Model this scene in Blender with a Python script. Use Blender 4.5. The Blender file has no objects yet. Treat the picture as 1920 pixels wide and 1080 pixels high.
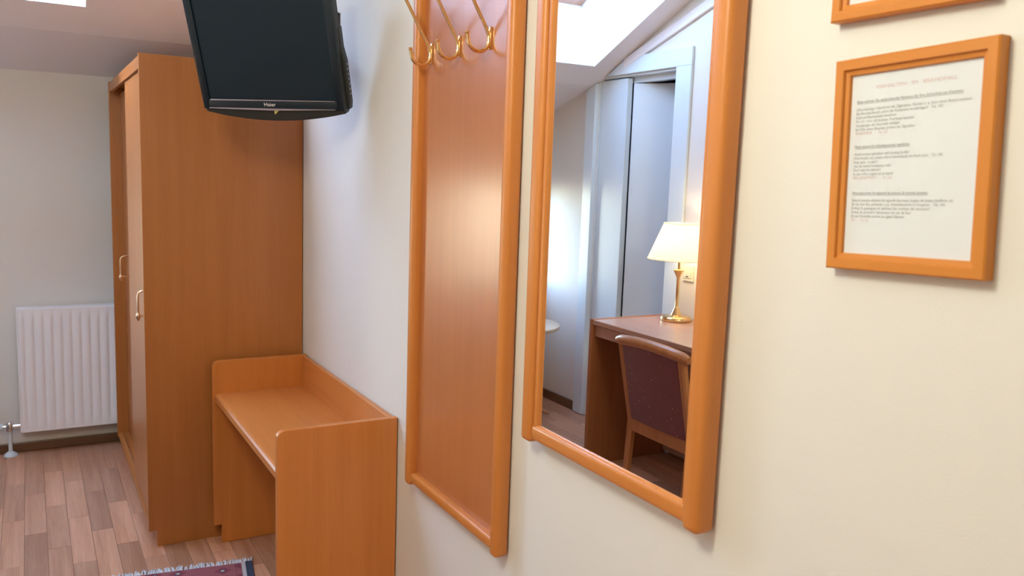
import bpy, bmesh, math, random
from mathutils import Vector, Matrix, Euler

random.seed(7)
PI = math.pi
SC = bpy.context.scene
COL = SC.collection

# ------------------------------------------------------------------ camera
cam_d = bpy.data.cameras.new('camera')
cam_d.sensor_width = 36.0
cam_d.lens = 1580.0 / 1920.0 * 36.0
cam_d.clip_start = 0.02
cam_d.dof.use_dof = True
cam_d.dof.focus_distance = 2.5
cam_d.dof.aperture_fstop = 7.5
cam = bpy.data.objects.new('camera', cam_d)
COL.objects.link(cam)
_r = Vector((0.86852044, -0.49442676, 0.03484874))
_d = Vector((-0.03447816, -0.13040404, -0.99086126))
_f = Vector((0.49445274, 0.85938174, -0.1303055))
cam.matrix_world = Matrix((
    (_r.x, -_d.x, -_f.x, -0.96),
    (_r.y, -_d.y, -_f.y, 0.0),
    (_r.z, -_d.z, -_f.z, 1.475),
    (0, 0, 0, 1)))
SC.camera = cam

# ------------------------------------------------------------------ world, light, exposure
world = bpy.data.worlds.new('sky')
SC.world = world
world.use_nodes = True
wn = world.node_tree.nodes
skt = wn.new('ShaderNodeTexSky')
skt.sky_type = 'NISHITA'
skt.sun_disc = False
skt.sun_elevation = math.radians(38)
skt.sun_rotation = math.radians(-90)
skt.air_density = 1.0
skt.dust_density = 0.6
skt.ozone_density = 2.0
world.node_tree.links.new(skt.outputs['Color'], wn['Background'].inputs['Color'])
wn['Background'].inputs['Strength'].default_value = 5.7

SC.view_settings.view_transform = 'Standard'
SC.view_settings.look = 'None'
SC.view_settings.gamma = 1.0
SC.view_settings.use_curve_mapping = False
SC.view_settings.exposure = 0.0

CEIL_W = 41.0      # warm ceiling lamp behind the photographer, watts
DESK_W = 6.5       # bulb of the desk lamp

# ------------------------------------------------------------------ dimensions
XL = -2.116          # opposite (left) wall
YF = 4.84            # far wall
YN = -1.7            # wall behind the camera
SLOPE = 0.459
KY, KZ = 4.31, 2.04  # kink between soffit and roof slope
TOPZ = 2.55
TY = KY - (TOPZ - KZ) / SLOPE
def roof_z(y):
    if y > KY:
        return KZ - (y - KY) * (KZ - 1.908) / (YF - KY)
    return min(TOPZ, KZ + (KY - y) * SLOPE)

# ------------------------------------------------------------------ materials
def new_mat(name):
    m = bpy.data.materials.new(name)
    m.use_nodes = True
    nt = m.node_tree
    b = nt.nodes['Principled BSDF']
    return m, nt, b

def plain(name, col, rough=0.5, metal=0.0, bump=0.0, bscale=200.0, var=0.0, spec=0.5, coat=0.0):
    m, nt, b = new_mat(name)
    b.inputs['Base Color'].default_value = (*col, 1)
    b.inputs['Roughness'].default_value = rough
    b.inputs['Metallic'].default_value = metal
    b.inputs['Specular IOR Level'].default_value = spec
    b.inputs['Coat Weight'].default_value = coat
    b.inputs['Coat Roughness'].default_value = 0.12
    tc = nt.nodes.new('ShaderNodeTexCoord')
    nz = nt.nodes.new('ShaderNodeTexNoise')
    nz.inputs['Scale'].default_value = bscale
    nz.inputs['Detail'].default_value = 3
    nt.links.new(tc.outputs['Object'], nz.inputs['Vector'])
    if bump:
        bp = nt.nodes.new('ShaderNodeBump')
        bp.inputs['Strength'].default_value = bump
        bp.inputs['Distance'].default_value = 0.002
        nt.links.new(nz.outputs['Fac'], bp.inputs['Height'])
        nt.links.new(bp.outputs['Normal'], b.inputs['Normal'])
    if var:
        mx = nt.nodes.new('ShaderNodeMixRGB')
        mx.inputs['Color1'].default_value = (*[c * (1 - var) for c in col], 1)
        mx.inputs['Color2'].default_value = (*[min(1, c * (1 + var)) for c in col], 1)
        nt.links.new(nz.outputs['Fac'], mx.inputs['Fac'])
        nt.links.new(mx.outputs['Color'], b.inputs['Base Color'])
    return m

def wood(name, dark, light, axis='z', rough=0.38, scale=1.0, rnd=0.0, coat=0.15, spec=0.5):
    """fine-grained veneer, grain runs along the given object axis"""
    m, nt, b = new_mat(name)
    tc = nt.nodes.new('ShaderNodeTexCoord')
    mp = nt.nodes.new('ShaderNodeMapping')
    s = {'x': (1.2, 28, 28), 'y': (28, 1.2, 28), 'z': (28, 28, 1.2)}[axis]
    mp.inputs['Scale'].default_value = tuple(v * scale for v in s)
    n1 = nt.nodes.new('ShaderNodeTexNoise')
    n1.inputs['Scale'].default_value = 1.0
    n1.inputs['Detail'].default_value = 6
    n1.inputs['Roughness'].default_value = 0.6
    n1.inputs['Distortion'].default_value = 0.4
    n2 = nt.nodes.new('ShaderNodeTexNoise')
    n2.inputs['Scale'].default_value = 7.0
    n2.inputs['Detail'].default_value = 4
    mxn = nt.nodes.new('ShaderNodeMath'); mxn.operation = 'ADD'
    h2 = nt.nodes.new('ShaderNodeMath'); h2.operation = 'MULTIPLY'; h2.inputs[1].default_value = 0.35
    nt.links.new(tc.outputs['Object'], mp.inputs['Vector'])
    if rnd:
        oi = nt.nodes.new('ShaderNodeObjectInfo')
        vm = nt.nodes.new('ShaderNodeVectorMath'); vm.operation = 'ADD'
        cm = nt.nodes.new('ShaderNodeCombineXYZ')
        rm = nt.nodes.new('ShaderNodeMath'); rm.operation = 'MULTIPLY'; rm.inputs[1].default_value = 40
        nt.links.new(oi.outputs['Random'], rm.inputs[0])
        for k in range(3):
            nt.links.new(rm.outputs[0], cm.inputs[k])
        nt.links.new(mp.outputs['Vector'], vm.inputs[0]); nt.links.new(cm.outputs[0], vm.inputs[1])
        src = vm.outputs[0]
    else:
        src = mp.outputs['Vector']
    nt.links.new(src, n1.inputs['Vector']); nt.links.new(src, n2.inputs['Vector'])
    nt.links.new(n2.outputs['Fac'], h2.inputs[0])
    nt.links.new(n1.outputs['Fac'], mxn.inputs[0]); nt.links.new(h2.outputs[0], mxn.inputs[1])
    cr = nt.nodes.new('ShaderNodeValToRGB')
    cr.color_ramp.elements[0].position = 0.42; cr.color_ramp.elements[0].color = (*dark, 1)
    cr.color_ramp.elements[1].position = 0.95; cr.color_ramp.elements[1].color = (*light, 1)
    nt.links.new(mxn.outputs[0], cr.inputs['Fac'])
    out = cr.outputs['Color']
    if rnd:
        hs = nt.nodes.new('ShaderNodeHueSaturation')
        mr = nt.nodes.new('ShaderNodeMapRange')
        mr.inputs['To Min'].default_value = 1 - rnd; mr.inputs['To Max'].default_value = 1 + rnd
        nt.links.new(oi.outputs['Random'], mr.inputs['Value'])
        nt.links.new(mr.outputs[0], hs.inputs['Value'])
        nt.links.new(out, hs.inputs['Color']); out = hs.outputs['Color']
    nt.links.new(out, b.inputs['Base Color'])
    b.inputs['Roughness'].default_value = rough
    b.inputs['Specular IOR Level'].default_value = spec
    b.inputs['Coat Weight'].default_value = coat
    b.inputs['Coat Roughness'].default_value = 0.2
    bp = nt.nodes.new('ShaderNodeBump'); bp.inputs['Strength'].default_value = 0.06; bp.inputs['Distance'].default_value = 0.001
    nt.links.new(mxn.outputs[0], bp.inputs['Height']); nt.links.new(bp.outputs['Normal'], b.inputs['Normal'])
    return m

WD, WL = (0.41, 0.136, 0.028), (0.49, 0.176, 0.042)
M = {}
M['wall'] = plain('wall_paint', (0.79, 0.745, 0.69), 0.85, bump=0.12, bscale=320)
M['ceil'] = plain('ceiling_paint', (0.84, 0.795, 0.815), 0.9, bump=0.08, bscale=150)
M['reveal'] = plain('reveal_white', (0.86, 0.86, 0.85), 0.7, bump=0.03)
M['white'] = plain('white_lacquer', (0.70, 0.775, 0.82), 0.32, bump=0.02)
M['rad'] = plain('radiator_enamel', (0.94, 0.92, 0.945), 0.3, bump=0.01)
M['wood_z'] = wood('cherry_veneer_upright', WD, WL, 'z')
M['wood_y'] = wood('cherry_veneer_lengthwise', WD, WL, 'y')
M['wood_x'] = wood('cherry_veneer_crosswise', WD, WL, 'x')
M['panel'] = wood('cherry_panel', (0.47, 0.155, 0.046), (0.54, 0.19, 0.06), 'z', rough=0.30, coat=0.45)
M['frame_z'] = wood('frame_wood_upright', (0.59, 0.20, 0.028), (0.67, 0.245, 0.042), 'z', rough=0.42, coat=0.05, spec=0.35)
M['frame_y'] = wood('frame_wood_lengthwise', (0.59, 0.20, 0.028), (0.67, 0.245, 0.042), 'y', rough=0.42, coat=0.05, spec=0.35)
M['stile_z'] = wood('stile_wood_upright', (0.60, 0.205, 0.042), (0.68, 0.248, 0.058), 'z', rough=0.40, coat=0.08, spec=0.4)
M['stile_y'] = wood('stile_wood_lengthwise', (0.60, 0.205, 0.042), (0.68, 0.248, 0.058), 'y', rough=0.36, coat=0.2, spec=0.45)
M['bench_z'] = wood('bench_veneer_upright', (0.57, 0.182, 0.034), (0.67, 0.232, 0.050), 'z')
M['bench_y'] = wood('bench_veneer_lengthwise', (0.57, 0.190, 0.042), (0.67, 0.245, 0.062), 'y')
M['desk_z'] = wood('desk_wood_upright', (0.27, 0.085, 0.028), (0.40, 0.14, 0.05), 'z', rough=0.36)
M['desk_sheen_y'] = wood('desk_wood_sheen_lengthwise', (0.42, 0.22, 0.15), (0.54, 0.31, 0.22), 'y', rough=0.28)  # reflected brightness of the desk top is put into this paler colour
M['chair_w'] = wood('chair_beech', (0.36, 0.135, 0.045), (0.50, 0.21, 0.08), 'z', rough=0.35)
M['plank'] = wood('floor_laminate', (0.43, 0.195, 0.105), (0.70, 0.385, 0.24), 'y', rough=0.28, rnd=0.24, coat=0.1)
M['floor'] = wood('floor_laminate_base', (0.45, 0.21, 0.118), (0.66, 0.36, 0.225), 'y', rough=0.34)
M['skirt'] = wood('baseboard_brown', (0.13, 0.06, 0.026), (0.19, 0.09, 0.042), 'x', rough=0.4)
M['brass'] = plain('polished_brass', (0.90, 0.62, 0.30), 0.12, 1.0)
M['handle'] = plain('satin_brass_handle', (0.86, 0.66, 0.50), 0.22, 1.0)
M['chrome'] = plain('chrome', (0.8, 0.8, 0.82), 0.12, 1.0)
M['tvblack'] = plain('black_gloss_plastic', (0.010, 0.020, 0.030), 0.24, spec=0.4)
M['tvmatt'] = plain('black_matt_plastic', (0.018, 0.02, 0.017), 0.5, bump=0.05, bscale=900)
M['screen'] = plain('lcd_screen', (0.006, 0.020, 0.032), 0.14, spec=0.35)
M['silver'] = plain('silver_trim', (0.66, 0.72, 0.84), 0.25, 1.0)
M['print_white'] = plain('white_print', (0.75, 0.75, 0.76), 0.5)
M['sticker'] = plain('yellow_sticker', (0.75, 0.66, 0.2), 0.5)
M['paper'] = plain('paper', (0.74, 0.745, 0.77), 0.75, spec=0.2)
M['ink'] = plain('grey_ink', (0.42, 0.40, 0.40), 0.8, spec=0.1)
M['ink_red'] = plain('faded_red_ink', (0.72, 0.52, 0.52), 0.8, spec=0.1)
M['dark'] = plain('dark_gap', (0.03, 0.03, 0.035), 0.8)
M['closet'] = plain('closet_wall_shaded', (0.10, 0.09, 0.09), 0.9)  # near-black colour stands in for the shade behind the door gap
M['plastic'] = plain('ivory_plastic', (0.78, 0.74, 0.62), 0.4)
M['cord'] = plain('dark_cord', (0.05, 0.035, 0.02), 0.5)
M['tabletop'] = wood('pale_table_top', (0.55, 0.40, 0.27), (0.68, 0.52, 0.37), 'y', rough=0.35)
M['opal'] = plain('opal_glass', (0.85, 0.8, 0.7), 0.3)

def mirror_mat():
    m, nt, b = new_mat('silvered_mirror')
    b.inputs['Base Color'].default_value = (0.93, 0.94, 0.94, 1)
    b.inputs['Metallic'].default_value = 1
    b.inputs['Roughness'].default_value = 0.0
    return m
M['mirror'] = mirror_mat()

def glass_mat():
    m, nt, b = new_mat('window_glass')
    out = nt.nodes['Material Output']
    nt.nodes.remove(b)
    t = nt.nodes.new('ShaderNodeBsdfTransparent'); t.inputs['Color'].default_value = (0.95, 0.97, 0.97, 1)
    g = nt.nodes.new('ShaderNodeBsdfGlossy'); g.inputs['Roughness'].default_value = 0.02
    mx = nt.nodes.new('ShaderNodeMixShader'); mx.inputs['Fac'].default_value = 0.06
    nt.links.new(t.outputs[0], mx.inputs[1]); nt.links.new(g.outputs[0], mx.inputs[2])
    nt.links.new(mx.outputs[0], out.inputs['Surface'])
    return m
M['glass'] = glass_mat()

def shade_mat():
    m, nt, b = new_mat('cream_lamp_shade')
    out = nt.nodes['Material Output']
    b.inputs['Base Color'].default_value = (0.9, 0.84, 0.74, 1)
    b.inputs['Roughness'].default_value = 0.8
    tr = nt.nodes.new('ShaderNodeBsdfTranslucent'); tr.inputs['Color'].default_value = (0.95, 0.86, 0.70, 1)
    mx = nt.nodes.new('ShaderNodeMixShader'); mx.inputs['Fac'].default_value = 0.55
    nt.links.new(b.outputs[0], mx.inputs[1]); nt.links.new(tr.outputs[0], mx.inputs[2])
    nt.links.new(mx.outputs[0], out.inputs['Surface'])
    return m
M['shade'] = shade_mat()

def emit_mat(name, col, st):
    m, nt, b = new_mat(name)
    b.inputs['Base Color'].default_value = (0.9, 0.9, 0.9, 1)
    b.inputs['Emission Color'].default_value = (*col, 1)
    b.inputs['Emission Strength'].default_value = st
    return m
M['bulb'] = emit_mat('lit_bulb', (1.0, 0.78, 0.45), 40)
M['globe'] = emit_mat('lit_opal_glass', (0.97, 0.98, 0.78), 4)

def fabric_mat():
    m, nt, b = new_mat('burgundy_upholstery')
    tc = nt.nodes.new('ShaderNodeTexCoord')
    vo = nt.nodes.new('ShaderNodeTexVoronoi'); vo.inputs['Scale'].default_value = 36
    cr = nt.nodes.new('ShaderNodeValToRGB')
    cr.color_ramp.elements[0].position = 0.10; cr.color_ramp.elements[0].color = (0.42, 0.20, 0.15, 1)
    cr.color_ramp.elements[1].position = 0.16; cr.color_ramp.elements[1].color = (0.17, 0.040, 0.046, 1)
    nz = nt.nodes.new('ShaderNodeTexNoise'); nz.inputs['Scale'].default_value = 500
    bp = nt.nodes.new('ShaderNodeBump'); bp.inputs['Strength'].default_value = 0.25; bp.inputs['Distance'].default_value = 0.002
    nt.links.new(tc.outputs['Object'], vo.inputs['Vector']); nt.links.new(tc.outputs['Object'], nz.inputs['Vector'])
    nt.links.new(vo.outputs['Distance'], cr.inputs['Fac']); nt.links.new(cr.outputs['Color'], b.inputs['Base Color'])
    nt.links.new(nz.outputs['Fac'], bp.inputs['Height']); nt.links.new(bp.outputs['Normal'], b.inputs['Normal'])
    b.inputs['Roughness'].default_value = 0.75
    b.inputs['Sheen Weight'].default_value = 0.25
    return m
M['fabric'] = fabric_mat()

def rug_mat():
    m, nt, b = new_mat('rug_pile')
    tc = nt.nodes.new('ShaderNodeTexCoord')
    mp = nt.nodes.new('ShaderNodeMapping'); mp.inputs['Scale'].default_value = (9, 9, 9)
    vo = nt.nodes.new('ShaderNodeTexVoronoi'); vo.inputs['Scale'].default_value = 2.2; vo.distance = 'MANHATTAN'
    cr = nt.nodes.new('ShaderNodeValToRGB'); cr.color_ramp.interpolation = 'CONSTANT'
    e = cr.color_ramp.elements
    e[0].position = 0.0; e[0].color = (0.55, 0.48, 0.42, 1)
    e[1].position = 0.18; e[1].color = (0.05, 0.06, 0.10, 1)
    x = e.new(0.30); x.color = (0.26, 0.05, 0.07, 1)
    x = e.new(0.62); x.color = (0.33, 0.10, 0.11, 1)
    nz = nt.nodes.new('ShaderNodeTexNoise'); nz.inputs['Scale'].default_value = 400
    bp = nt.nodes.new('ShaderNodeBump'); bp.inputs['Strength'].default_value = 0.6; bp.inputs['Distance'].default_value = 0.004
    nt.links.new(tc.outputs['Object'], mp.inputs['Vector']); nt.links.new(mp.outputs['Vector'], vo.inputs['Vector'])
    nt.links.new(tc.outputs['Object'], nz.inputs['Vector'])
    nt.links.new(vo.outputs['Distance'], cr.inputs['Fac']); nt.links.new(cr.outputs['Color'], b.inputs['Base Color'])
    nt.links.new(nz.outputs['Fac'], bp.inputs['Height']); nt.links.new(bp.outputs['Normal'], b.inputs['Normal'])
    b.inputs['Roughness'].default_value = 0.95
    return m
M['rug'] = rug_mat()
M['rug_navy'] = plain('rug_navy_border', (0.035, 0.05, 0.085), 0.95, bump=0.5, bscale=500, var=0.3)
M['rug_white'] = plain('rug_pale_stripe', (0.50, 0.46, 0.45), 0.95, bump=0.5, bscale=500, var=0.2)
M['fringe'] = plain('cotton_fringe', (0.66, 0.66, 0.68), 0.9)

# ------------------------------------------------------------------ mesh helpers
def box(bm, x0, x1, y0, y1, z0, z1, bev=0.0, seg=2):
    r = bmesh.ops.create_cube(bm, size=1.0)
    vs = r['verts']
    for v in vs:
        v.co = Vector(((x0 + x1) / 2 + v.co.x * (x1 - x0), (y0 + y1) / 2 + v.co.y * (y1 - y0), (z0 + z1) / 2 + v.co.z * (z1 - z0)))
    if bev > 0:
        es = list({e for v in vs for e in v.link_edges})
        bmesh.ops.bevel(bm, geom=es, offset=bev, segments=seg, affect='EDGES', profile=0.5)

def prism(bm, poly, axis, a0, a1, bev=0.0):
    """poly: 2-D outline in the two remaining axes (order x,y,z)"""
    def P(p, a):
        return {'x': (a, p[0], p[1]), 'y': (p[0], a, p[1]), 'z': (p[0], p[1], a)}[axis]
    va = [bm.verts.new(P(p, a0)) for p in poly]
    vb = [bm.verts.new(P(p, a1)) for p in poly]
    n = len(poly)
    fs = [bm.faces.new(va), bm.faces.new(vb[::-1])]
    for i in range(n):
        j = (i + 1) % n
        fs.append(bm.faces.new((va[i], vb[i], vb[j], va[j])))
    bmesh.ops.recalc_face_normals(bm, faces=fs)
    if bev:
        es = [e for f in fs[:2] for e in f.edges]
        bmesh.ops.bevel(bm, geom=es, offset=bev, segments=2, affect='EDGES', profile=0.5)

def tube(bm, pts, r, n=10, caps=True):
    pts = [Vector(p) for p in pts]
    rs = r if isinstance(r, (list, tuple)) else [r] * len(pts)
    rings = []
    up = None
    for i, p in enumerate(pts):
        a = pts[max(i - 1, 0)]; b = pts[min(i + 1, len(pts) - 1)]
        t = (b - a).normalized()
        if up is None:
            up = Vector((0, 0, 1)) if abs(t.z) < 0.9 else Vector((1, 0, 0))
        s = t.cross(up).normalized(); u = s.cross(t).normalized(); up = u
        rings.append([bm.verts.new(p + (s * math.cos(2 * PI * k / n) + u * math.sin(2 * PI * k / n)) * rs[i]) for k in range(n)])
    for i in range(len(rings) - 1):
        for k in range(n):
            bm.faces.new((rings[i][k], rings[i][(k + 1) % n], rings[i + 1][(k + 1) % n], rings[i + 1][k]))
    if caps:
        bm.faces.new(rings[0][::-1]); bm.faces.new(rings[-1])

def lathe(bm, prof, c=(0, 0, 0), n=32, close=True):
    rings = []
    for r, z in prof:
        rings.append([bm.verts.new((c[0] + r * math.cos(2 * PI * k / n), c[1] + r * math.sin(2 * PI * k / n), c[2] + z)) for k in range(n)])
    for i in range(len(rings) - 1):
        for k in range(n):
            bm.faces.new((rings[i][k], rings[i][(k + 1) % n], rings[i + 1][(k + 1) % n], rings[i + 1][k]))
    if close:
        bm.faces.new(rings[0][::-1]); bm.faces.new(rings[-1])

def obj(name, bm, mat, parent=None, smooth=False, loc=None, local=False):
    """one mesh object; world-space vertices are moved into the parent's space unless local"""
    me = bpy.data.meshes.new(name)
    off = Vector((0, 0, 0))
    p = parent
    while p is not None and not local:
        off += p.location; p = p.parent
    if not local and parent is None:
        off = Vector((0, 0, 0))
    if off.length:
        bmesh.ops.translate(bm, verts=bm.verts, vec=-off)
    if loc is not None:
        bmesh.ops.translate(bm, verts=bm.verts, vec=-Vector(loc))
    bmesh.ops.recalc_face_normals(bm, faces=bm.faces)
    bm.to_mesh(me); bm.free()
    me.materials.append(M[mat])
    if smooth:
        for f in me.polygons:
            f.use_smooth = True
        try:
            me.set_sharp_from_angle(angle=math.radians(40))
        except Exception:
            pass
    o = bpy.data.objects.new(name, me)
    COL.objects.link(o)
    if parent is not None:
        o.parent = parent
    if loc is not None:
        o.location = loc
    return o

def thing(name, label, cat, loc=(0, 0, 0), rot=(0, 0, 0), group=None):
    o = bpy.data.objects.new(name, None)
    o.empty_display_size = 0.05
    COL.objects.link(o)
    o.location = loc; o.rotation_euler = rot
    o['label'] = label; o['category'] = cat
    if group:
        o['group'] = group
    return o

def struct(o, label=None):
    o['kind'] = 'structure'
    if label:
        o['label'] = label
    return o

def B():
    return bmesh.new()

def quad(bm, *ps):
    return bm.faces.new([bm.verts.new(p) for p in ps])

# ================================================================== THE ROOM
XC = -3.25           # far side of the closet behind the door
DY0, DY1, DZ = 3.56, 4.27, 2.085      # door opening

# floor slab + individual staves where they can be told apart
bm = B(); box(bm, XL - 0.05, 0.0, YN, YF, -0.08, -0.004)
floor = struct(obj('floor', bm, 'floor'), 'reddish brown laminate strip floor')
stave_meshes = []
SW, SL = 0.0785, 0.46
for k in range(4):
    bm = B(); box(bm, -SW / 2 + 0.0006, SW / 2 - 0.0006, -SL / 2 + 0.0006, SL / 2 - 0.0006, -0.004, 0.0 - 0.0002 * k, 0.0007, 1)
    me = bpy.data.meshes.new('plank'); bm.to_mesh(me); bm.free(); me.materials.append(M['plank'])
    stave_meshes.append(me)
ncol = int(abs(XL) / SW)
cnt = 0
for i in range(ncol):
    x = -SW / 2 - i * SW
    off = (i * 0.173) % SL
    ylo = 2.45
    y = YF - SL / 2 + off - SL
    if off > 0.05:          # short end piece by the far wall
        pass
    while y > ylo:
        if y + SL / 2 <= YF + 0.001:
            o = bpy.data.objects.new('plank', random.choice(stave_meshes))
            COL.objects.link(o); o.location = (x, y, 0.0); o.parent = floor
            cnt += 1
        y -= SL

# main wall with mirror, panel, pictures
bm = B(); box(bm, 0.0, 0.12, YN, YF + 0.12, -0.08, 2.7)
struct(obj('wall_right', bm, 'wall'), 'cream painted wall carrying mirror and coat panel')
FX0, FX1, FZ0, FZ1 = -2.03, -1.56, 0.74, 1.48      # window in the far wall, left of the frame edge
bm = B()
box(bm, XC, FX0, YF, YF + 0.12, -0.08, 2.7); box(bm, FX1, 0.0, YF, YF + 0.12, -0.08, 2.7)
box(bm, FX0, FX1, YF, YF + 0.12, -0.08, FZ0); box(bm, FX0, FX1, YF, YF + 0.12, FZ1, 2.7)
struct(obj('wall_far', bm, 'wall'), 'low far wall behind the radiator')
bm = B()
for a in ((FX0, FX0 + 0.05, FZ0, FZ1), (FX1 - 0.05, FX1, FZ0, FZ1), (FX0 + 0.05, FX1 - 0.05, FZ0, FZ0 + 0.05), (FX0 + 0.05, FX1 - 0.05, FZ1 - 0.05, FZ1)):
    box(bm, a[0], a[1], YF + 0.05, YF + 0.11, a[2], a[3], 0.003)
win2 = struct(obj('window_2', bm, 'white'), 'small white window in the far wall beyond the left edge')
bm = B(); box(bm, FX0 + 0.05, FX1 - 0.05, YF + 0.078, YF + 0.084, FZ0 + 0.05, FZ1 - 0.05); obj('pane', bm, 'glass', win2)
def portal(name, loc, rot, sx, sy):
    p = bpy.data.lights.new(name, 'AREA'); p.shape = 'RECTANGLE'; p.size = sx; p.size_y = sy
    p.cycles.is_portal = True
    o = bpy.data.objects.new(name, p); COL.objects.link(o); o.location = loc; o.rotation_euler = rot
portal('window_portal', ((FX0 + FX1) / 2, YF + 0.12, (FZ0 + FZ1) / 2), (-PI / 2, 0, 0), FX1 - FX0 - 0.06, FZ1 - FZ0 - 0.06)
bm = B(); box(bm, XL - 0.1, 0.0, YN - 0.12, YN, -0.08, 2.7)
struct(obj('wall_near', bm, 'wall'), 'wall behind the photographer')
bm = B()
box(bm, XL - 0.1, XL, YN, DY0, -0.08, 2.7)
box(bm, XL - 0.1, XL, DY1, YF, -0.08, 2.7)
box(bm, XL - 0.1, XL, DY0, DY1, DZ, 2.7)
struct(obj('wall_left', bm, 'wall'), 'wall opposite the mirror with the white door')
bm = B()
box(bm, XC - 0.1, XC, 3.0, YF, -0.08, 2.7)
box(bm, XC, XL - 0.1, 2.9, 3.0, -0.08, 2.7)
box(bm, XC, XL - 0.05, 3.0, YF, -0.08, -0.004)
struct(obj('wall_closet', bm, 'closet'), 'small room behind the white door, its shade coloured dark')

# ceiling: flat part, roof slope with the skylight opening and its shaft, soffit above the far wall
SX0, SX1 = -1.966, -0.723            # skylight opening across
SY0, SY1 = 3.28, 4.12                # along (in plan)
nrm = Vector((0, SLOPE, 1)).normalized()
XA, XB = XC - 0.1, 0.0
def rp(x, y):
    return Vector((x, y, KZ + (KY - y) * SLOPE))
bm = B()
quad(bm, (XA, YN, TOPZ), (XB, YN, TOPZ), (XB, TY, TOPZ), (XA, TY, TOPZ))
xs = [XA, SX0, SX1, XB]; ys = [TY, SY0, SY1, KY]
for i in range(3):
    for j in range(3):
        if i == 1 and j == 1:
            continue
        quad(bm, rp(xs[i], ys[j]), rp(xs[i + 1], ys[j]), rp(xs[i + 1], ys[j + 1]), rp(xs[i], ys[j + 1]))
quad(bm, (XA, KY, KZ), (XB, KY, KZ), (XB, YF, 1.908), (XA, YF, 1.908))
bmesh.ops.remove_doubles(bm, verts=bm.verts, dist=0.0005)
ceil = struct(obj('ceiling', bm, 'ceil'), 'sloping attic ceiling with skylight')
# skylight shaft
DEP = 0.42
cs = [rp(SX0, SY0), rp(SX1, SY0), rp(SX1, SY1), rp(SX0, SY1)]
ct = [c + nrm * DEP for c in cs]
bm = B()
for i in range(4):
    j = (i + 1) % 4
    quad(bm, cs[i], cs[j], ct[j], ct[i])
obj('skylight_reveal', bm, 'reveal', ceil)
# skylight window
def sk(u, v, w):   # u across, v along slope (0..1), w out of the roof
    a = rp(SX0 + (SX1 - SX0) * u, SY0 + (SY1 - SY0) * v)
    return a + nrm * w
def skbar(bm, u0, u1, v0, v1, w0, w1):
    vs = [bm.verts.new(sk(u, v, w)) for w in (w0, w1) for (u, v) in ((u0, v0), (u1, v0), (u1, v1), (u0, v1))]
    for f in ((0, 1, 2, 3), (7, 6, 5, 4), (0, 4, 5, 1), (1, 5, 6, 2), (2, 6, 7, 3), (3, 7, 4, 0)):
        bm.faces.new([vs[k] for k in f])
bm = B()
skbar(bm, -0.06, 0.045, -0.08, 1.08, DEP - 0.02, DEP + 0.08); skbar(bm, 0.955, 1.06, -0.08, 1.08, DEP - 0.02, DEP + 0.08)
skbar(bm, 0.045, 0.955, -0.08, 0.06, DEP - 0.02, DEP + 0.08); skbar(bm, 0.045, 0.955, 0.94, 1.08, DEP - 0.02, DEP + 0.08)
win = struct(obj('window_1', bm, 'desk_sheen_y'), 'roof window with brown wooden frame')
bm = B(); skbar(bm, 0.045, 0.955, 0.06, 0.94, DEP + 0.03, DEP + 0.036)
obj('pane', bm, 'glass', win)

# sky portal so that the daylight entering the skylight is sampled well (gives no light of its own)
portal('skylight_portal', sk(0.5, 0.5, DEP + 0.10), (-nrm).to_track_quat('-Z', 'Y').to_euler(), (SX1 - SX0) * 0.92, math.hypot(SY1 - SY0, (SY1 - SY0) * SLOPE) * 0.9)

# trim strip where the slope meets the opposite wall
bm = B()
y0, y1 = 2.9, 4.02
prism(bm, [(y0, roof_z(y0) - 0.0), (y1, roof_z(y1)), (y1, roof_z(y1) - 0.055), (y0, roof_z(y0) - 0.055)], 'x', XL, XL + 0.018, 0.004)
struct(obj('trim_1', bm, 'ceil'), 'narrow plaster strip under the roof slope')

# baseboards
bm = B(); box(bm, XL, 0.0, YF - 0.014, YF, 0.0, 0.045, 0.003)
struct(obj('baseboard_far', bm, 'skirt'), 'dark brown baseboard under the radiator')
bm = B(); box(bm, XL, XL + 0.014, 4.365, YF - 0.014, 0.0, 0.055, 0.003); box(bm, XL, XL + 0.014, YN, 3.44, 0.0, 0.055, 0.003)
struct(obj('baseboard_left', bm, 'skirt'), 'dark brown baseboard beside the white door')

# white door in the opposite wall: casing, jamb, fixed side leaf, moving leaf ajar
bm = B()
def rcut(y):
    return roof_z(y) - 0.004
prism(bm, [(3.44, 0.0), (DY0, 0.0), (DY0, DZ), (3.44, DZ)], 'x', XL, XL + 0.016, 0.003)
prism(bm, [(3.44, DZ), (4.19, DZ), (3.99, 2.18), (3.44, 2.18)], 'x', XL, XL + 0.016, 0.003)
door = struct(obj('door_1', bm, 'white'), 'white door standing ajar in a wide white casing')
bm = B(); prism(bm, [(DY1, 0.0), (4.365, 0.0), (4.365, rcut(4.365) - 0.002), (DY1, rcut(DY1) - 0.002)], 'x', XL, XL + 0.03, 0.003)
obj('door_casing', bm, 'white', door)
bm = B()
box(bm, XL - 0.10, XL - 0.005, DY0, DY0 + 0.012, 0.0, DZ); box(bm, XL - 0.10, XL - 0.005, DY1 - 0.012, DY1, 0.0, DZ)
box(bm, XL - 0.10, XL - 0.005, DY0 + 0.012, DY1 - 0.012, DZ - 0.012, DZ)
box(bm, XL - 0.10, XL - 0.055, DY0 + 0.012, DY1 - 0.012, DZ - 0.045, DZ - 0.012)
obj('door_jamb', bm, 'white', door)
bm = B(); box(bm, XL - 0.045, XL - 0.008, 4.005, DY1 - 0.014, 0.008, DZ - 0.02, 0.003)
obj('side_leaf', bm, 'white', door)
leaf = bpy.data.objects.new('door_leaf_pivot', None)
bm = B(); box(bm, -0.038, 0.0, -0.62, 0.0, 0.008, 2.035, 0.003)
lf = obj('door_leaf', bm, 'white', door, local=True)
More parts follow.
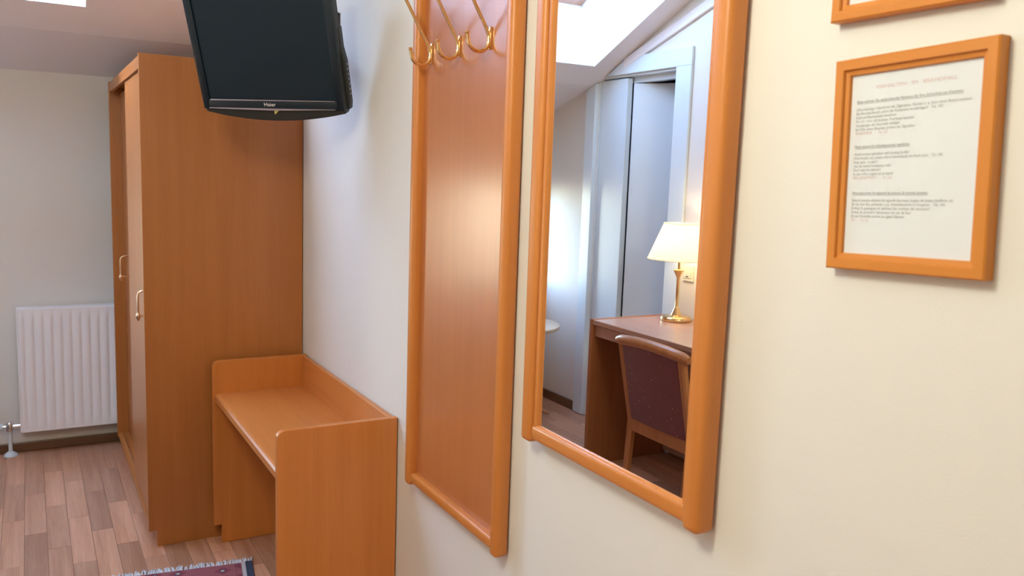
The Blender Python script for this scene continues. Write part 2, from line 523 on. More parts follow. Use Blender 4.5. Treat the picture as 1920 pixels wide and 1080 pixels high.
bpy.data.objects.remove(leaf)
lf.location = (XL - 0.03, 3.975, 0.0); lf.rotation_euler = (0, 0, math.radians(-38))

# ================================================================== WARDROBE
WX, WY0, WY1, WZ = -0.600, 3.375, 4.70, 1.872
w = thing('wardrobe', 'tall cherry wood sliding-door wardrobe in the far corner beside the radiator', 'wardrobe', (WX / 2, (WY0 + WY1) / 2, 0))
def end_panel(y0, y1):
    bm = B()
    prism(bm, [(WX, 0.065), (WX, WZ), (-0.003, WZ), (-0.003, 0.0), (WX + 0.03, 0.0), (WX + 0.03, 0.065)], 'y', y0, y1, 0.0015)
    return bm
obj('side_panel', end_panel(WY0, WY0 + 0.022), 'wood_z', w)
obj('side_panel', end_panel(WY1 - 0.022, WY1), 'wood_z', w)
bm = B(); box(bm, WX + 0.004, -0.003, WY0 + 0.022, WY1 - 0.022, WZ - 0.026, WZ - 0.004, 0.001); obj('top_board', bm, 'wood_y', w)
bm = B(); box(bm, WX + 0.004, -0.003, WY0 + 0.022, WY1 - 0.022, 0.065, 0.085); obj('bottom_board', bm, 'wood_y', w)
bm = B(); box(bm, -0.012, -0.003, WY0 + 0.022, WY1 - 0.022, 0.085, WZ - 0.026); obj('back_board', bm, 'wood_z', w)
bm = B(); box(bm, WX + 0.004, WX + 0.020, WY0 + 0.022, WY1 - 0.022, WZ - 0.050, WZ - 0.026, 0.001); obj('fascia', bm, 'wood_y', w)
bm = B(); box(bm, WX + 0.03, WX + 0.048, WY0 + 0.022, WY1 - 0.022, 0.0, 0.065, 0.001); obj('plinth', bm, 'wood_y', w)
bm = B()
for xx in (WX + 0.022, WX + 0.062):
    box(bm, xx, xx + 0.004, WY0 + 0.022, WY1 - 0.022, 0.085, 0.092)
obj('door_track', bm, 'chrome', w)
def d_handle(parent, x, y, z0, z1, so):
    bm = B()
    rr = 0.0045
    tube(bm, [(x, y, z1), (x - so * 0.55, y, z1), (x - so * 0.9, y, z1 - 0.006), (x - so, y, z1 - 0.018), (x - so, y, (z0 + z1) / 2), (x - so, y, z0 - 0.006)], rr, 8)
    tube(bm, [(x, y, z0 + 0.006), (x - so - 0.004, y, z0 + 0.006)], rr * 1.1, 8)
    lathe(bm, [(0.003, -0.02), (0.0085, -0.008), (0.0075, 0.004), (0.004, 0.012)], (x - so, y, z0 + 0.006), 10)
    return obj('handle', bm, 'handle', parent, True)
bm = B(); box(bm, WX + 0.012, WX + 0.030, WY0 + 0.024, 4.02, 0.09, WZ - 0.053, 0.0015)
dr = obj('door', bm, 'wood_z', w); d_handle(dr, WX + 0.012, 3.46, 0.895, 0.995, 0.024)
bm = B(); box(bm, WX + 0.052, WX + 0.070, 3.98, WY1 - 0.024, 0.09, WZ - 0.053, 0.0015)
dr = obj('door', bm, 'wood_z', w); d_handle(dr, WX + 0.052, 4.42, 0.93, 1.035, 0.04)

# ================================================================== LUGGAGE BENCH
b = thing('luggage_bench', 'cherry wood luggage bench with raised ends standing before the wardrobe', 'bench', (-0.19, 2.83, 0))
BX, BZ = -0.370, 0.735
def bench_end(y0, y1):
    R = 0.022; pts = []
    for k in range(6):
        a = PI - k * PI / 10
        pts.append((BX + R + R * math.cos(a), BZ - R + R * math.sin(a)))
    pts += [(-0.004, BZ), (-0.004, 0.0), (BX + 0.03, 0.0), (BX + 0.03, 0.075), (BX, 0.075)]
    bm = B(); prism(bm, pts, 'y', y0, y1, 0.002)
    return bm
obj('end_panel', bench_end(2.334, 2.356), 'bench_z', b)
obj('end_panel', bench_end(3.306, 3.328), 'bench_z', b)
bm = B(); prism(bm, [(-0.362, 0.578), (-0.362, 0.598), (-0.357, 0.6045), (-0.35, 0.607), (-0.022, 0.607), (-0.022, 0.585), (-0.348, 0.585), (-0.356, 0.570)], 'y', 2.356, 3.306)
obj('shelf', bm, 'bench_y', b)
bm = B(); box(bm, -0.022, -0.004, 2.356, 3.306, 0.48, BZ - 0.004, 0.002)
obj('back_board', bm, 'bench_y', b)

# ================================================================== COAT PANEL
PY0, PY1 = 1.636, 2.192
c = thing('coat_panel', 'tall cherry wood wall panel with three brass coat hooks left of the mirror', 'coat rack', (0, (PY0 + PY1) / 2, 0.585))
def stile(y0, y1, z0, z1, dep):
    bm = B(); box(bm, -dep, -0.002, y0, y1, z0, z1, 0.012, 4)
    return bm
bm = B(); box(bm, -0.015, -0.004, PY0 + 0.02, PY1 - 0.02, 0.60, 2.12); obj('panel', bm, 'panel', c)
obj('stile', stile(PY0, PY0 + 0.034, 0.583, 2.14, 0.040), 'stile_z', c, True)
obj('stile', stile(PY1 - 0.034, PY1, 0.583, 2.14, 0.040), 'stile_z', c, True)
for z0, z1 in ((0.592, 0.622), (2.10, 2.13)):
    bm = B(); box(bm, -0.034, -0.003, PY0 + 0.030, PY1 - 0.030, z0, z1, 0.008, 3); obj('rail', bm, 'stile_y', c, True)
def coat_hook(y, z):
    bm = B()
    box(bm, -0.020, -0.0155, y - 0.006, y + 0.006, z - 0.026, z + 0.026, 0.002)      # mounting plate
    k = obj('coat_hook', bm, 'brass', c, True)
    bm = B()
    tube(bm, [(-0.020, y, z + 0.004), (-0.027, y, z + 0.020), (-0.045, y, z + 0.050), (-0.088, y, z + 0.122), (-0.099, y, z + 0.140)], [0.0048, 0.0044, 0.0042, 0.0042, 0.0042], 10)
    lathe(bm, [(0.0005, -0.006), (0.004, -0.005), (0.0062, 0.0), (0.004, 0.005), (0.0005, 0.006)], (-0.099, y, z + 0.141), 10)
    obj('long_arm', bm, 'brass', k, True)
    bm = B()
    pts = []
    for i in range(13):
        a = math.radians(10 - i * 15)
        pts.append((-0.047 + 0.027 * math.cos(a), y, z - 0.006 + 0.027 * math.sin(a)))
    pts += [(-0.0765, y, z + 0.004)]
    tube(bm, [(-0.020, y, z + 0.010)] + pts, 0.0046, 10)
    lathe(bm, [(0.0005, -0.005), (0.004, -0.004), (0.0058, 0.0), (0.004, 0.004), (0.0005, 0.005)], (-0.077, y, z + 0.006), 10)
    obj('short_hook', bm, 'brass', k, True)
for y in (2.112, 1.944, 1.781):
    coat_hook(y, 1.793)

# ================================================================== MIRROR
MY0, MY1 = 0.970, 1.537
m = thing('wall_mirror', 'tall wall mirror in an orange wooden frame reflecting desk and lamp', 'mirror', (0, (MY0 + MY1) / 2, 0.908))
bm = B(); box(bm, -0.028, -0.010, MY0 + 0.03, MY1 - 0.03, 0.925, 2.22); obj('mirror_glass', bm, 'mirror', m)
obj('stile', stile(MY0, MY0 + 0.040, 0.908, 2.27, 0.044), 'stile_z', m, True)
obj('stile', stile(MY1 - 0.040, MY1, 0.908, 2.27, 0.044), 'stile_z', m, True)
for z0, z1 in ((0.915, 0.951), (2.20, 2.235)):
    bm = B(); box(bm, -0.038, -0.003, MY0 + 0.034, MY1 - 0.034, z0, z1, 0.010, 4); obj('rail', bm, 'stile_y', m, True)
for y0, y1 in ((MY1 - 0.0535, MY1 - 0.0415), (MY0 + 0.0415, MY0 + 0.0475)):
    bm = B(); box(bm, -0.0355, -0.010, y0, y1, 0.940, 2.21, 0.003, 2); obj('inner_lip', bm, 'stile_z', m)

# ================================================================== PICTURES
def picture(name, label, yc, zc, roll, wd, ht, group):
    p = thing(name, label, 'picture', (0, yc, zc), (math.radians(roll), 0, 0), group)
    fw, ins = 0.0215, 0.006
    # frame bars with mitred ends: flat outer face, step, inner lip
    prof = [(0, -0.001), (0, -0.018), (0.002, -0.020), (0.0135, -0.020), (0.0145, -0.018), (0.0150, -0.0155), (0.0205, -0.0145), (fw, -0.011), (fw, -0.001)]  # inset from outer edge, x
    hy, hz = wd / 2, ht / 2
    cors = [(-hy, -hz), (hy, -hz), (hy, hz), (-hy, hz)]
    sg = [(1, 1), (-1, 1), (-1, -1), (1, -1)]
    for i in range(4):
        j = (i + 1) % 4
        bm = B()
        A = [bm.verts.new((x, cors[i][0] + sg[i][0] * d, cors[i][1] + sg[i][1] * d)) for d, x in prof]
        C = [bm.verts.new((x, cors[j][0] + sg[j][0] * d, cors[j][1] + sg[j][1] * d)) for d, x in prof]
        n = len(prof)
        for k in range(n):
            l = (k + 1) % n
            bm.faces.new((A[k], A[l], C[l], C[k]))
        bm.faces.new(A); bm.faces.new(C[::-1])
        obj('frame_bar', bm, 'frame_y' if i % 2 == 0 else 'frame_z', p, local=True)
    bm = B(); box(bm, -0.010, -0.003, -hy + fw - 0.004, hy - fw + 0.004, -hz + fw - 0.004, hz - fw + 0.004)
    sheet = obj('paper_sheet', bm, 'paper', p, local=True)
    return p, sheet
p1, sheet = picture('framed_notice', 'framed white notice with three paragraphs, hanging slightly crooked right of the mirror', 0.6755, 1.5095, -2.2, 0.221, 0.275, 'framed notices')
picture('framed_notice', 'upper wooden picture frame cut off by the top edge, above the printed notice', 0.6955, 1.694 + 0.1375, 0.0, 0.221, 0.275, 'framed notices')

def text_mesh(name, s, height, width, y, z, x, mat, parent, bold=False, face='wall'):
    """flat lettering on a sheet; reads toward -y; width fits the line"""
    cu = bpy.data.curves.new(name, 'FONT'); cu.body = s; cu.size = 1.0; cu.resolution_u = 2
    if bold:
        cu.offset = 0.008
    t = bpy.data.objects.new(name, cu); COL.objects.link(t)
    dg = bpy.context.evaluated_depsgraph_get()
    me = bpy.data.meshes.new_from_object(t.evaluated_get(dg))
    bpy.data.objects.remove(t)
    xs = [v.co.x for v in me.vertices]; x0, x1 = min(xs), max(xs)
    sx = (width / (x1 - x0)) if width else height
    for v in me.vertices:
        u, vv = (v.co.x - x0) * sx, v.co.y * height
        v.co = (x, y - u, z + vv) if face == 'wall' else (u, x, vv)
    me.materials.clear(); me.materials.append(M[mat])
    me.name = name
    o = bpy.data.objects.new(name, me); COL.objects.link(o); o.parent = parent
    return o
PW, PH = 0.178, 0.232
def line(s, v, u1, mat='ink', u0=0.05, h=0.0052, bold=False, under=False):
    y = PW / 2 - u0 * PW; z = PH / 2 - v * PH
    text_mesh('printed_line', s, h, (u1 - u0) * PW, y, z, -0.0103, mat, sheet, bold)
    if under:
        bm = B(); box(bm, -0.0103, -0.0101, PW / 2 - u1 * PW, y, z - 0.0013, z - 0.0008)
        obj('underline', bm, mat, sheet, local=True)
line('VERHALTEN   IM   BRANDFALL', 0.085, 0.82, 'ink_red', 0.20, 0.0065)
line('Bitte nehmen Sie nachstehende Hinweise für Ihre Sicherheit zur Kenntnis:', 0.155, 0.87, under=True, bold=True)
for i, (s, u) in enumerate((('Unvorsichtiges Hantieren mit Zigaretten, Kerzen u. a. kann einen Brand auslösen', 0.93),
                            ('Bei Brandausbruch sofort die Rezeption verständigen!   Tel. 100', 0.73),
                            ('Ruhe und Besonnenheit bewahren!', 0.38),
                            ('N i c h t  d e n  Lift benützen, Fluchtwege benützen', 0.52),
                            ('Anweisungen der Feuerwehr befolgen', 0.41),
                            ('Im Falle eines Brandes ertönt ein Signalton', 0.53))):
    line(s, 0.198 + i * 0.0222, u)
line('FEUERWEHR   -   Tel. 122', 0.331, 0.32, 'ink_red')
line('Please observe the following security regulations:', 0.405, 0.50, under=True, bold=True)
for i, (s, u) in enumerate((('Avoid careless operations with burning candles!', 0.50),
                            ('If fire breaks out, please inform immediately the front desk.   Tel. 100', 0.75),
                            ('Keep quiet - no panic!', 0.25),
                            ('Use the marked emergency exits!', 0.36),
                            ("Don't take the elevator!", 0.28),
                            ('In case of fire a signal can be heard!', 0.38))):
    line(s, 0.447 + i * 0.0222, u)
line('FIRE DEPARTMENT   -   Tel. 122', 0.580, 0.37, 'ink_red')
line('Nous vous prions de respecter les mesures de sécurité suivantes:', 0.665, 0.66, under=True, bold=True)
for i, (s, u) in enumerate((('Evitez la mauvaise utilisation des appareils électriques, bougies, des lampes chauffantes, etc.', 0.85),
                            ("En cas d'un feu, prévenez s.v.p. immédiatement la réception.   Tel. 100", 0.79),
                            ('Evitez la panique et utilisez les sorties de secours!', 0.68),
                            ("Evitez de prendre l'ascenseur en cas de feu!", 0.54),
                            ("En cas d'incendie sonnera un signal d'alarme!", 0.49))):
    line(s, 0.706 + i * 0.0222, u)
line('FEU   -   Tel. 122', 0.817, 0.20, 'ink_red')

# ================================================================== TELEVISION
TYAW, TTILT, TW, TH = math.radians(41.6), math.radians(20), 0.492, 0.385
BRp = Vector((0.88 - 0.96, 2.624, 0.191 + 1.475))
dvec = Vector((math.cos(TYAW), -math.sin(TYAW), 0))
tloc = BRp - dvec * (TW / 2)
tv = thing('television', 'black flat television tilted down on a wall bracket above the bench', 'television', tloc)
# local axes: x = right across the screen, y = into the set, z = up along the set
R3 = Matrix((dvec, Vector((math.sin(TYAW), math.cos(TYAW), 0)), Vector((0, 0, 1)))).transposed()
tv.rotation_euler = (R3 @ Matrix.Rotation(TTILT, 3, 'X')).to_euler()
hw = TW / 2
# housing outline (x,z) with a bowed chin
def chin(x):
    return -0.040 + 0.028 * (x / hw) ** 2
out = [(-hw, TH), (-hw, 0.0)] + [(x, chin(x)) for x in [(-1 + 2 * k / 14) * (hw - 0.004) for k in range(15)]] + [(hw, 0.0), (hw, TH)]
bm = B(); prism(bm, out, 'y', 0.002, 0.040, 0.004); obj('housing', bm, 'tvmatt', tv, local=True)
bm = B()
bo = [(-hw + 0.001, TH - 0.001), (-hw + 0.001, 0.0)] + [(x, chin(x) * 0.98) for x in [(-1 + 2 * k / 14) * (hw - 0.006) for k in range(15)]] + [(hw - 0.001, 0.0), (hw - 0.001, TH - 0.001)]
# bezel ring: four bars in front of the screen
box(bm, -hw + 0.001, -hw + 0.026, -0.006, 0.003, -0.002, TH - 0.002, 0.003)
box(bm, hw - 0.026, hw - 0.001, -0.006, 0.003, -0.002, TH - 0.002, 0.003)
box(bm, -hw + 0.02, hw - 0.02, -0.006, 0.003, TH - 0.03, TH - 0.002, 0.003)
box(bm, -hw + 0.02, hw - 0.02, -0.006, 0.003, -0.002, 0.028, 0.003)
obj('bezel', bm, 'tvblack', tv, True, local=True)
bm = B(); box(bm, -hw + 0.026, hw - 0.026, 0.0005, 0.004, 0.028, TH - 0.03); obj('screen', bm, 'screen', tv, local=True)
bm = B(); prism(bm, [(-hw + 0.03, 0.0275), (-hw + 0.03, 0.0315), (hw - 0.028, 0.0305), (hw - 0.028, 0.0285)], 'y', -0.008, -0.004); obj('upper_trim', bm, 'silver', tv, local=True)
bm = B(); prism(bm, [(-hw + 0.022, 0.0015), (-hw + 0.022, 0.004), (hw - 0.03, 0.0035), (hw - 0.03, 0.002), (0, -0.003)], 'y', -0.009, -0.004); obj('lower_trim', bm, 'silver', tv, local=True)
t = text_mesh('logo_lettering', 'Haier', 0.0165, 0.040, 0, 0, -0.0066, 'print_white', tv, bold=True, face='tv')
t.location = (-0.028, 0.0, 0.0105)
bm = B(); prism(bm, [(0.0, -0.004), (0.018, -0.004), (0.001, -0.018)], 'y', -0.0006, 0.003); obj('sticker', bm, 'sticker', tv, local=True)
# deeper back shell with the control bulge on the right
bm = B(); prism(bm, [(-hw + 0.03, TH - 0.03), (-hw + 0.03, 0.03), (hw - 0.03, 0.03), (hw - 0.03, TH - 0.03)], 'y', 0.040, 0.082, 0.012); obj('back_shell', bm, 'tvmatt', tv, True, local=True)
bm = B(); prism(bm, [(hw - 0.03, -0.006), (hw + 0.006, -0.002), (hw + 0.010, 0.02), (hw + 0.010, 0.15), (hw + 0.003, 0.19), (hw + 0.003, 0.25), (hw - 0.03, 0.27)], 'y', 0.020, 0.048, 0.004)
sp = obj('control_strip', bm, 'tvmatt', tv, local=True)
bm = B(); lathe(bm, [(0.0021, 0), (0.0021, 0.0012), (0.0006, 0.0016)], n=8)
me0 = bpy.data.meshes.new('button'); bm.to_mesh(me0); bm.free(); me0.materials.append(M['print_white'])
for k in range(7):
    o = bpy.data.objects.new('button', me0); COL.objects.link(o); o.parent = sp
    o.location = (hw + 0.0095, 0.034, 0.045 + 0.0155 * k); o.rotation_euler = (0, PI / 2, 0)
# bracket: plate on the wall, arm to the set
mw = Matrix.LocRotScale(tv.location, tv.rotation_euler, None)
inv = mw.inverted()
bm = B()
box(bm, -0.012, -0.002, 2.93, 3.03, 1.86, 2.02, 0.002)
pc = mw @ Vector((0, 0.085, 0.2))
tube(bm, [(-0.010, 2.98, 1.94), (-0.10, 3.02, 1.93), (pc.x, pc.y, pc.z)], 0.016, 10)
bmesh.ops.transform(bm, matrix=inv, verts=bm.verts)
obj('wall_bracket', bm, 'tvmatt', tv, local=True)

# ================================================================== RADIATOR
RX0, RX1, RYF = -1.032, -0.56, 4.738
r = thing('radiator', 'white ribbed panel radiator on the far wall left of the wardrobe', 'radiator', ((RX0 + RX1) / 2, RYF + 0.05, 0))
Z0, Z1 = 0.122, 0.745
bm = B()
pitch = 0.0418
prof = [(RX0, RYF + 0.010), (RX0 + 0.006, RYF + 0.001), (RX0 + 0.016, RYF)]
x = RX0 + 0.024
while x < RX1 - pitch:
    prof += [(x, RYF + 0.0005), (x + 0.006, RYF + 0.0075), (x + 0.010, RYF + 0.0075), (x + 0.017, RYF), (x + pitch - 0.008, RYF)]
    x += pitch
prof += [(RX1 - 0.010, RYF), (RX1, RYF + 0.010)]
def lvl(z, flat):
    return [bm.verts.new((px, (RYF + 0.001 if RX0 + 0.003 < px < RX1 - 0.003 else py) if flat else py, z)) for px, py in prof]
rows = [lvl(Z0, True), lvl(Z0 + 0.035, True), lvl(Z0 + 0.06, False), lvl(Z1 - 0.06, False), lvl(Z1 - 0.035, True), lvl(Z1, True)]
for a, bb in zip(rows, rows[1:]):
    for k in range(len(a) - 1):
        bm.faces.new((a[k], a[k + 1], bb[k + 1], bb[k]))
obj('front_panel', bm, 'rad', r, True)
bm = B(); box(bm, RX0 + 0.004, RX1 - 0.004, RYF + 0.012, RYF + 0.075, Z0 + 0.004, Z1 - 0.006, 0.004); obj('body', bm, 'rad', r)
bm = B(); box(bm, RX0, RX1, RYF + 0.002, RYF + 0.080, Z1 - 0.012, Z1 + 0.004, 0.004); obj('top_cover', bm, 'rad', r)
bm = B(); box(bm, RX0 - 0.003, RX0 + 0.003, RYF + 0.003, RYF + 0.080, Z0 + 0.004, Z1 + 0.002, 0.002); obj('side_cover', bm, 'rad', r)
bm = B(); box(bm, RX0 + 0.1, RX0 + 0.14, RYF + 0.07, YF - 0.001, 0.2, 0.6); obj('wall_mount', bm, 'rad', r)
VX = -1.082
bm = B()
tube(bm, [(RX0 + 0.004, 4.775, 0.152), (VX - 0.012, 4.775, 0.152)], 0.011, 10)
lathe(bm, [(0.010, -0.022), (0.017, -0.018), (0.017, 0.018), (0.012, 0.024)], (VX, 4.775, 0.150), 12)
tube(bm, [(VX - 0.012, 4.775, 0.152), (VX - 0.030, 4.775, 0.152)], 0.008, 10)
vv = obj('valve', bm, 'chrome', r, True)
bm = B(); tube(bm, [(VX - 0.030, 4.775, 0.152), (VX - 0.085, 4.775, 0.152)], [0.018, 0.015], 14); obj('valve_knob', bm, 'white', vv, True)
bm = B(); tube(bm, [(VX, 4.775, 0.135), (VX, 4.775, 0.0)], 0.0095, 12); obj('pipe', bm, 'white', r, True)
bm = B(); lathe(bm, [(0.010, 0.024), (0.016, 0.020), (0.030, 0.010), (0.033, 0.002), (0.033, 0.0)], (VX, 4.775, 0.0), 20); obj('floor_flange', bm, 'white', r, True)

# ================================================================== RUG
rg = thing('rug', 'red and navy patterned rug with white fringe on the floor before the bench', 'rug', (0.685 - 0.96, 3.085, 0.0), (0, 0, math.radians(-8.5)))
RW, RLn = 0.84, 1.9
bm = B(); box(bm, -RW + 0.06, -0.06, -RLn, -0.012, 0.001, 0.010, 0.002); obj('field', bm, 'rug', rg, local=True)
bm = B(); box(bm, -0.026, 0.0, -RLn, -0.004, 0.001, 0.011, 0.003); box(bm, -RW, -RW + 0.026, -RLn, -0.004, 0.001, 0.011, 0.003)
obj('navy_border', bm, 'rug_navy', rg, local=True)
bm = B(); box(bm, -0.040, -0.026, -RLn, -0.006, 0.001, 0.0105); box(bm, -RW + 0.026, -RW + 0.040, -RLn, -0.006, 0.001, 0.0105)
obj('pale_stripe', bm, 'rug_white', rg, local=True)
bm = B(); box(bm, -0.06, -0.040, -RLn, -0.012, 0.001, 0.010); box(bm, -RW + 0.040, -RW + 0.06, -RLn, -0.012, 0.001, 0.010)
obj('red_border', bm, 'rug', rg, local=True)
bm = B()
for side, sy in ((0.0, 1), (-RLn, -1)):
    for k in range(150):
        x = -RW + (k + 0.5) * RW / 150 + random.uniform(-0.003, 0.003)
        L = random.uniform(0.030, 0.052); dx = random.uniform(-0.016, 0.016)
        y = side - 0.012 * sy
        tube(bm, [(x, y, 0.007), (x + dx * 0.4, y + sy * L * 0.5, 0.009 + random.uniform(0, 0.004)), (x + dx, y + sy * L, 0.004)], [0.0036, 0.0030, 0.0018], 5)
fr = obj('fringe', bm, 'fringe', rg, True, local=True); fr['kind'] = 'stuff'

# ================================================================== things seen in the mirror: desk, chair, lamp, table, socket
def vx(v):            # distance behind the mirror -> real x
    return 0.904 - v
DX0 = XL + 0.020; DX1 = vx(2.475); DYa, DYb, DT = 2.05, 3.487, 0.770
d = thing('desk', 'brown wooden writing desk against the wall opposite the mirror', 'desk', ((DX0 + DX1) / 2, (DYa + DYb) / 2, 0))
bm = B(); box(bm, DX0, DX1, DYa + 0.024, DYb - 0.024, DT - 0.026, DT, 0.004, 3); obj('desk_top', bm, 'desk_sheen_y', d)
for y0, y1 in ((DYb - 0.026, DYb), (DYa, DYa + 0.026)):
    bm = B(); box(bm, DX0, DX1 + 0.004, y0, y1, 0.0, DT + 0.003, 0.004, 3); obj('end_panel', bm, 'desk_z', d)
bm = B(); box(bm, DX1 - 0.035, DX1 - 0.017, DYa + 0.026, DYb - 0.026, DT - 0.085, DT - 0.026); obj('apron', bm, 'desk_sheen_y', d)
bm = B(); box(bm, DX0, DX0 + 0.018, DYa + 0.026, DYb - 0.026, 0.02, DT - 0.026); obj('modesty_panel', bm, 'desk_sheen_y', d)  # full height added to darken the space under the desk
bm = B(); box(bm, DX0 + 0.018, DX1 - 0.06, DYa + 0.026, DYa + 0.40, 0.10, DT - 0.09); pd = obj('drawer_pedestal', bm, 'desk_z', d)
for k in range(3):
    bm = B(); box(bm, DX1 - 0.06, DX1 - 0.044, DYa + 0.032, DYa + 0.395, 0.105 + k * 0.19, 0.285 + k * 0.19, 0.003); obj('drawer_front', bm, 'desk_sheen_y', pd)

# chair: tall upholstered back towards the mirror, seat under the desk
CY0, CY1 = 2.515, 2.905
ch = thing('desk_chair', 'wooden chair with burgundy dotted upholstered back pushed up to the desk', 'chair', (-1.62, (CY0 + CY1) / 2, 0))
def cxz(z):   # back posts: lean back above the seat, splay slightly below
    return vx(2.315) + (0.0 if z < 0.42 else (z - 0.42) * 0.21) + (0.0 if z > 0.42 else (0.42 - z) * 0.06)
for y, s in ((CY0, 1), (CY1, -1)):
    bm = B()
    zs = [0.0, 0.15, 0.30, 0.42, 0.55, 0.68, 0.775]
    prev = None
    for z in zs:
        hwid = 0.014 + 0.004 * min(1, z / 0.4)
        x = cxz(z)
        ring = [bm.verts.new((x + dx * 0.016, y + dy * hwid, z)) for dx, dy in ((-1, -0.6), (-0.6, -1), (0.6, -1), (1, -0.6), (1, 0.6), (0.6, 1), (-0.6, 1), (-1, 0.6))]
        if prev:
            for k in range(8):
                bm.faces.new((prev[k], prev[(k + 1) % 8], ring[(k + 1) % 8], ring[k]))
        else:
            bm.faces.new(ring[::-1])
        prev = ring
    bm.faces.new(prev)
    obj('back_post', bm, 'chair_w', ch, True)
bm = B()
pts = []; rs = []
for k in range(15):
    u = -1 + 2 * k / 14
    y = (CY0 + CY1) / 2 + u * (CY1 - CY0 + 0.075) / 2
    pts.append((cxz(0.79) + 0.022 * (1 - u * u) - 0.006, y, 0.786 + 0.020 * (1 - u * u) - 0.006)); rs.append(0.0235 * (1 - 0.35 * max(0, abs(u) - 0.85) / 0.15))
tube(bm, pts, rs, 12); obj('top_rail', bm, 'chair_w', ch, True)
bm = B()
N = 10
for i in range(N + 1):
    pass
g = []
for i in range(N + 1):
    z = 0.43 + (0.785 - 0.43) * i / N
    row = []
    for k in range(9):
        u = -1 + 2 * k / 8
        y = (CY0 + CY1) / 2 + u * ((CY1 - CY0) / 2 - 0.016)
        row.append((cxz(z) + 0.014 + 0.020 * (1 - u * u) * (0.35 + 0.65 * i / N), y, z + (0.016 * (1 - u * u) if i == N else 0)))
    g.append(row)
vf = [[bm.verts.new(p) for p in row] for row in g]
vb = [[bm.verts.new((p[0] - 0.030, p[1], p[2])) for p in row] for row in g]
for i in range(N):
    for k in range(8):
        bm.faces.new((vf[i][k], vf[i][k + 1], vf[i + 1][k + 1], vf[i + 1][k]))
        bm.faces.new((vb[i][k + 1], vb[i][k], vb[i + 1][k], vb[i + 1][k + 1]))
for i in range(N):
    bm.faces.new((vf[i][0], vf[i + 1][0], vb[i + 1][0], vb[i][0])); bm.faces.new((vf[i + 1][8], vf[i][8], vb[i][8], vb[i + 1][8]))
for k in range(8):
    bm.faces.new((vf[0][k + 1], vf[0][k], vb[0][k], vb[0][k + 1])); bm.faces.new((vf[N][k], vf[N][k + 1], vb[N][k + 1], vb[N][k]))
obj('backrest', bm, 'fabric', ch, True)
bm = B(); box(bm, vx(2.315) - 0.012, vx(2.315) + 0.014, CY0, CY1, 0.372, 0.435, 0.004); obj('cross_rail', bm, 'chair_w', ch)
XS = vx(2.315) - 0.43
bm = B(); box(bm, XS + 0.01, vx(2.315) - 0.02, CY0 - 0.015, CY1 + 0.015, 0.425, 0.475, 0.018, 4); obj('seat', bm, 'fabric', ch, True)
bm = B()
box(bm, XS + 0.02, XS + 0.04, CY0, CY1, 0.375, 0.428); box(bm, XS + 0.02, vx(2.315) - 0.012, CY0 - 0.008, CY0 + 0.012, 0.375, 0.428); box(bm, XS + 0.02, vx(2.315) - 0.012, CY1 - 0.012, CY1 + 0.008, 0.375, 0.428)
obj('seat_frame', bm, 'chair_w', ch)
for y in (CY0, CY1):
    bm = B(); tube(bm, [(XS + 0.025, y, 0.40), (XS + 0.02, y, 0.0)], [0.019, 0.013], 10); obj('leg', bm, 'chair_w', ch, True)

# table lamp
LX, LY, LZ = vx(2.885), 3.305, DT + 0.0008
lp = thing('table_lamp', 'lit brass table lamp with cream cone shade standing on the desk', 'lamp', (LX, LY, LZ))
bm = B(); lathe(bm, [(0.078, 0.0), (0.081, 0.004), (0.081, 0.012), (0.077, 0.020), (0.066, 0.026), (0.030, 0.029)], (LX, LY, LZ), 36); obj('base', bm, 'brass', lp, True)
bm = B(); lathe(bm, [(0.030, 0.027), (0.027, 0.032), (0.013, 0.066), (0.010, 0.070), (0.010, 0.074), (0.0085, 0.078), (0.0085, 0.222), (0.011, 0.226), (0.013, 0.232), (0.027, 0.258), (0.028, 0.262), (0.020, 0.266), (0.008, 0.268), (0.007, 0.33)], (LX, LY, LZ), 28); obj('stem', bm, 'brass', lp, True)
bm = B()
lathe(bm, [(0.163, 0.318), (0.088, 0.500)], (LX, LY, LZ), 48, close=False)
sh = obj('lamp_shade', bm, 'shade', lp, True)
bm = B(); tube(bm, [(LX + 0.163 * math.cos(2 * PI * k / 32), LY + 0.163 * math.sin(2 * PI * k / 32), LZ + 0.318) for k in range(33)], 0.0025, 6); obj('lower_hem', bm, 'shade', sh, True)
bm = B(); tube(bm, [(LX + 0.088 * math.cos(2 * PI * k / 32), LY + 0.088 * math.sin(2 * PI * k / 32), LZ + 0.500) for k in range(33)], 0.0025, 6); obj('upper_hem', bm, 'shade', sh, True)
bm = B()
for k in range(3):
    a = 2 * PI * k / 3 + 0.4
    tube(bm, [(LX, LY, LZ + 0.345), (LX + 0.148 * math.cos(a), LY + 0.148 * math.sin(a), LZ + 0.335)], 0.0018, 6)
obj('shade_carrier', bm, 'brass', lp, True)
bm = B(); lathe(bm, [(0.010, 0.325), (0.014, 0.335), (0.014, 0.36), (0.024, 0.385), (0.030, 0.41), (0.024, 0.435), (0.006, 0.445)], (LX, LY, LZ), 20); obj('bulb', bm, 'bulb', lp, True)
bm = B(); tube(bm, [(LX - 0.004, LY + 0.008, LZ + 0.105), (LX - 0.010, LY + 0.022, LZ + 0.100), (LX - 0.020, LY + 0.031, LZ + 0.080), (LX - 0.035, LY + 0.036, LZ + 0.050), (LX - 0.060, LY + 0.040, LZ + 0.024), (LX - 0.088, LY + 0.045, LZ + 0.004), (XL + 0.045, LY + 0.10, LZ + 0.004)], 0.0026, 8); obj('cord', bm, 'cord', lp, True)
ld = bpy.data.lights.new('desk_lamp_light', 'POINT'); ld.energy = DESK_W; ld.color = (1.0, 0.74, 0.40); ld.shadow_soft_size = 0.035
lo = bpy.data.objects.new('desk_lamp_light', ld); COL.objects.link(lo); lo.location = (LX, LY, LZ + 0.415)

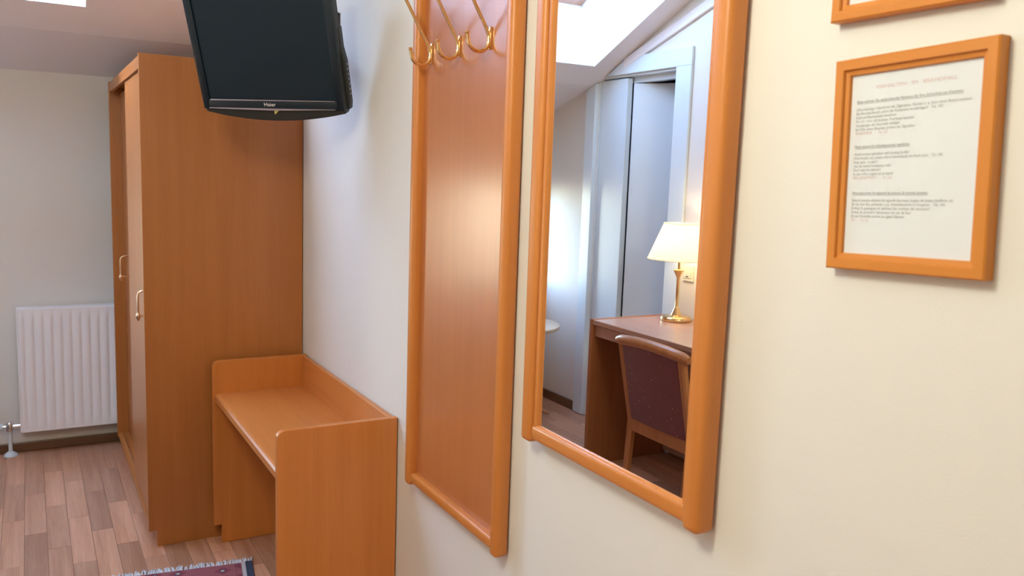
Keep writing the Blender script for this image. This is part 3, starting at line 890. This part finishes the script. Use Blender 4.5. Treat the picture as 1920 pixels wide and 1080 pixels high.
# wall socket behind the lamp
so = thing('wall_socket', 'cream switch and socket plate on the wall behind the table lamp', 'socket', (XL, 3.375, 1.0))
bm = B(); box(bm, XL, XL + 0.010, 3.335, 3.415, 0.962, 1.048, 0.003); obj('plate', bm, 'plastic', so)
bm = B(); box(bm, XL + 0.010, XL + 0.014, 3.348, 3.402, 0.978, 1.036, 0.002); obj('rocker', bm, 'plastic', so)
bm = B(); box(bm, XL + 0.014, XL + 0.0148, 3.368, 3.385, 0.984, 0.990); obj('indicator', bm, 'dark', so)

# small round table in the far corner
TX, TYc, TZ = vx(2.60), 4.50, 0.572
rt = thing('round_table', 'small round pale table on a pedestal beside the white door', 'table', (TX, TYc, 0))
TR = 0.30
bm = B(); lathe(bm, [(TR - 0.02, TZ - 0.030), (TR - 0.004, TZ - 0.024), (TR, TZ - 0.014), (TR - 0.003, TZ - 0.003), (TR - 0.010, TZ)], (TX, TYc, 0), 56); obj('table_top', bm, 'tabletop', rt, True)
bm = B(); lathe(bm, [(0.045, 0.06), (0.028, 0.09), (0.024, 0.30), (0.028, 0.50), (0.08, TZ - 0.03)], (TX, TYc, 0), 20); obj('column', bm, 'chair_w', rt, True)
for k in range(4):
    a = PI / 4 + k * PI / 2
    bm = B(); tube(bm, [(TX + 0.02 * math.cos(a), TYc + 0.02 * math.sin(a), 0.085), (TX + 0.16 * math.cos(a), TYc + 0.16 * math.sin(a), 0.045), (TX + 0.26 * math.cos(a), TYc + 0.26 * math.sin(a), 0.016)], [0.016, 0.013, 0.010], 8); obj('foot', bm, 'chair_w', rt, True)

# ceiling lamp over the photographer (out of frame; the warm light of the room)
cl = thing('ceiling_lamp', 'round opal glass ceiling lamp above the photographer', 'lamp', (-1.2, 0.9, TOPZ))
bm = B(); lathe(bm, [(0.10, 0.0), (0.105, -0.01), (0.10, -0.03)], (-1.2, 0.9, TOPZ), 32); obj('ceiling_plate', bm, 'brass', cl, True)
bm = B(); lathe(bm, [(0.10, -0.03), (0.15, -0.05), (0.165, -0.085), (0.14, -0.125), (0.08, -0.15), (0.005, -0.158)], (-1.2, 0.9, TOPZ), 40); obj('glass_bowl', bm, 'globe', cl, True)
ld = bpy.data.lights.new('ceiling_lamp_light', 'POINT'); ld.energy = CEIL_W; ld.color = (0.97, 1.0, 0.80); ld.shadow_soft_size = 0.16
lo = bpy.data.objects.new('ceiling_lamp_light', ld); COL.objects.link(lo); lo.location = (-1.2, 0.9, TOPZ - 0.36)
print('planks', cnt)
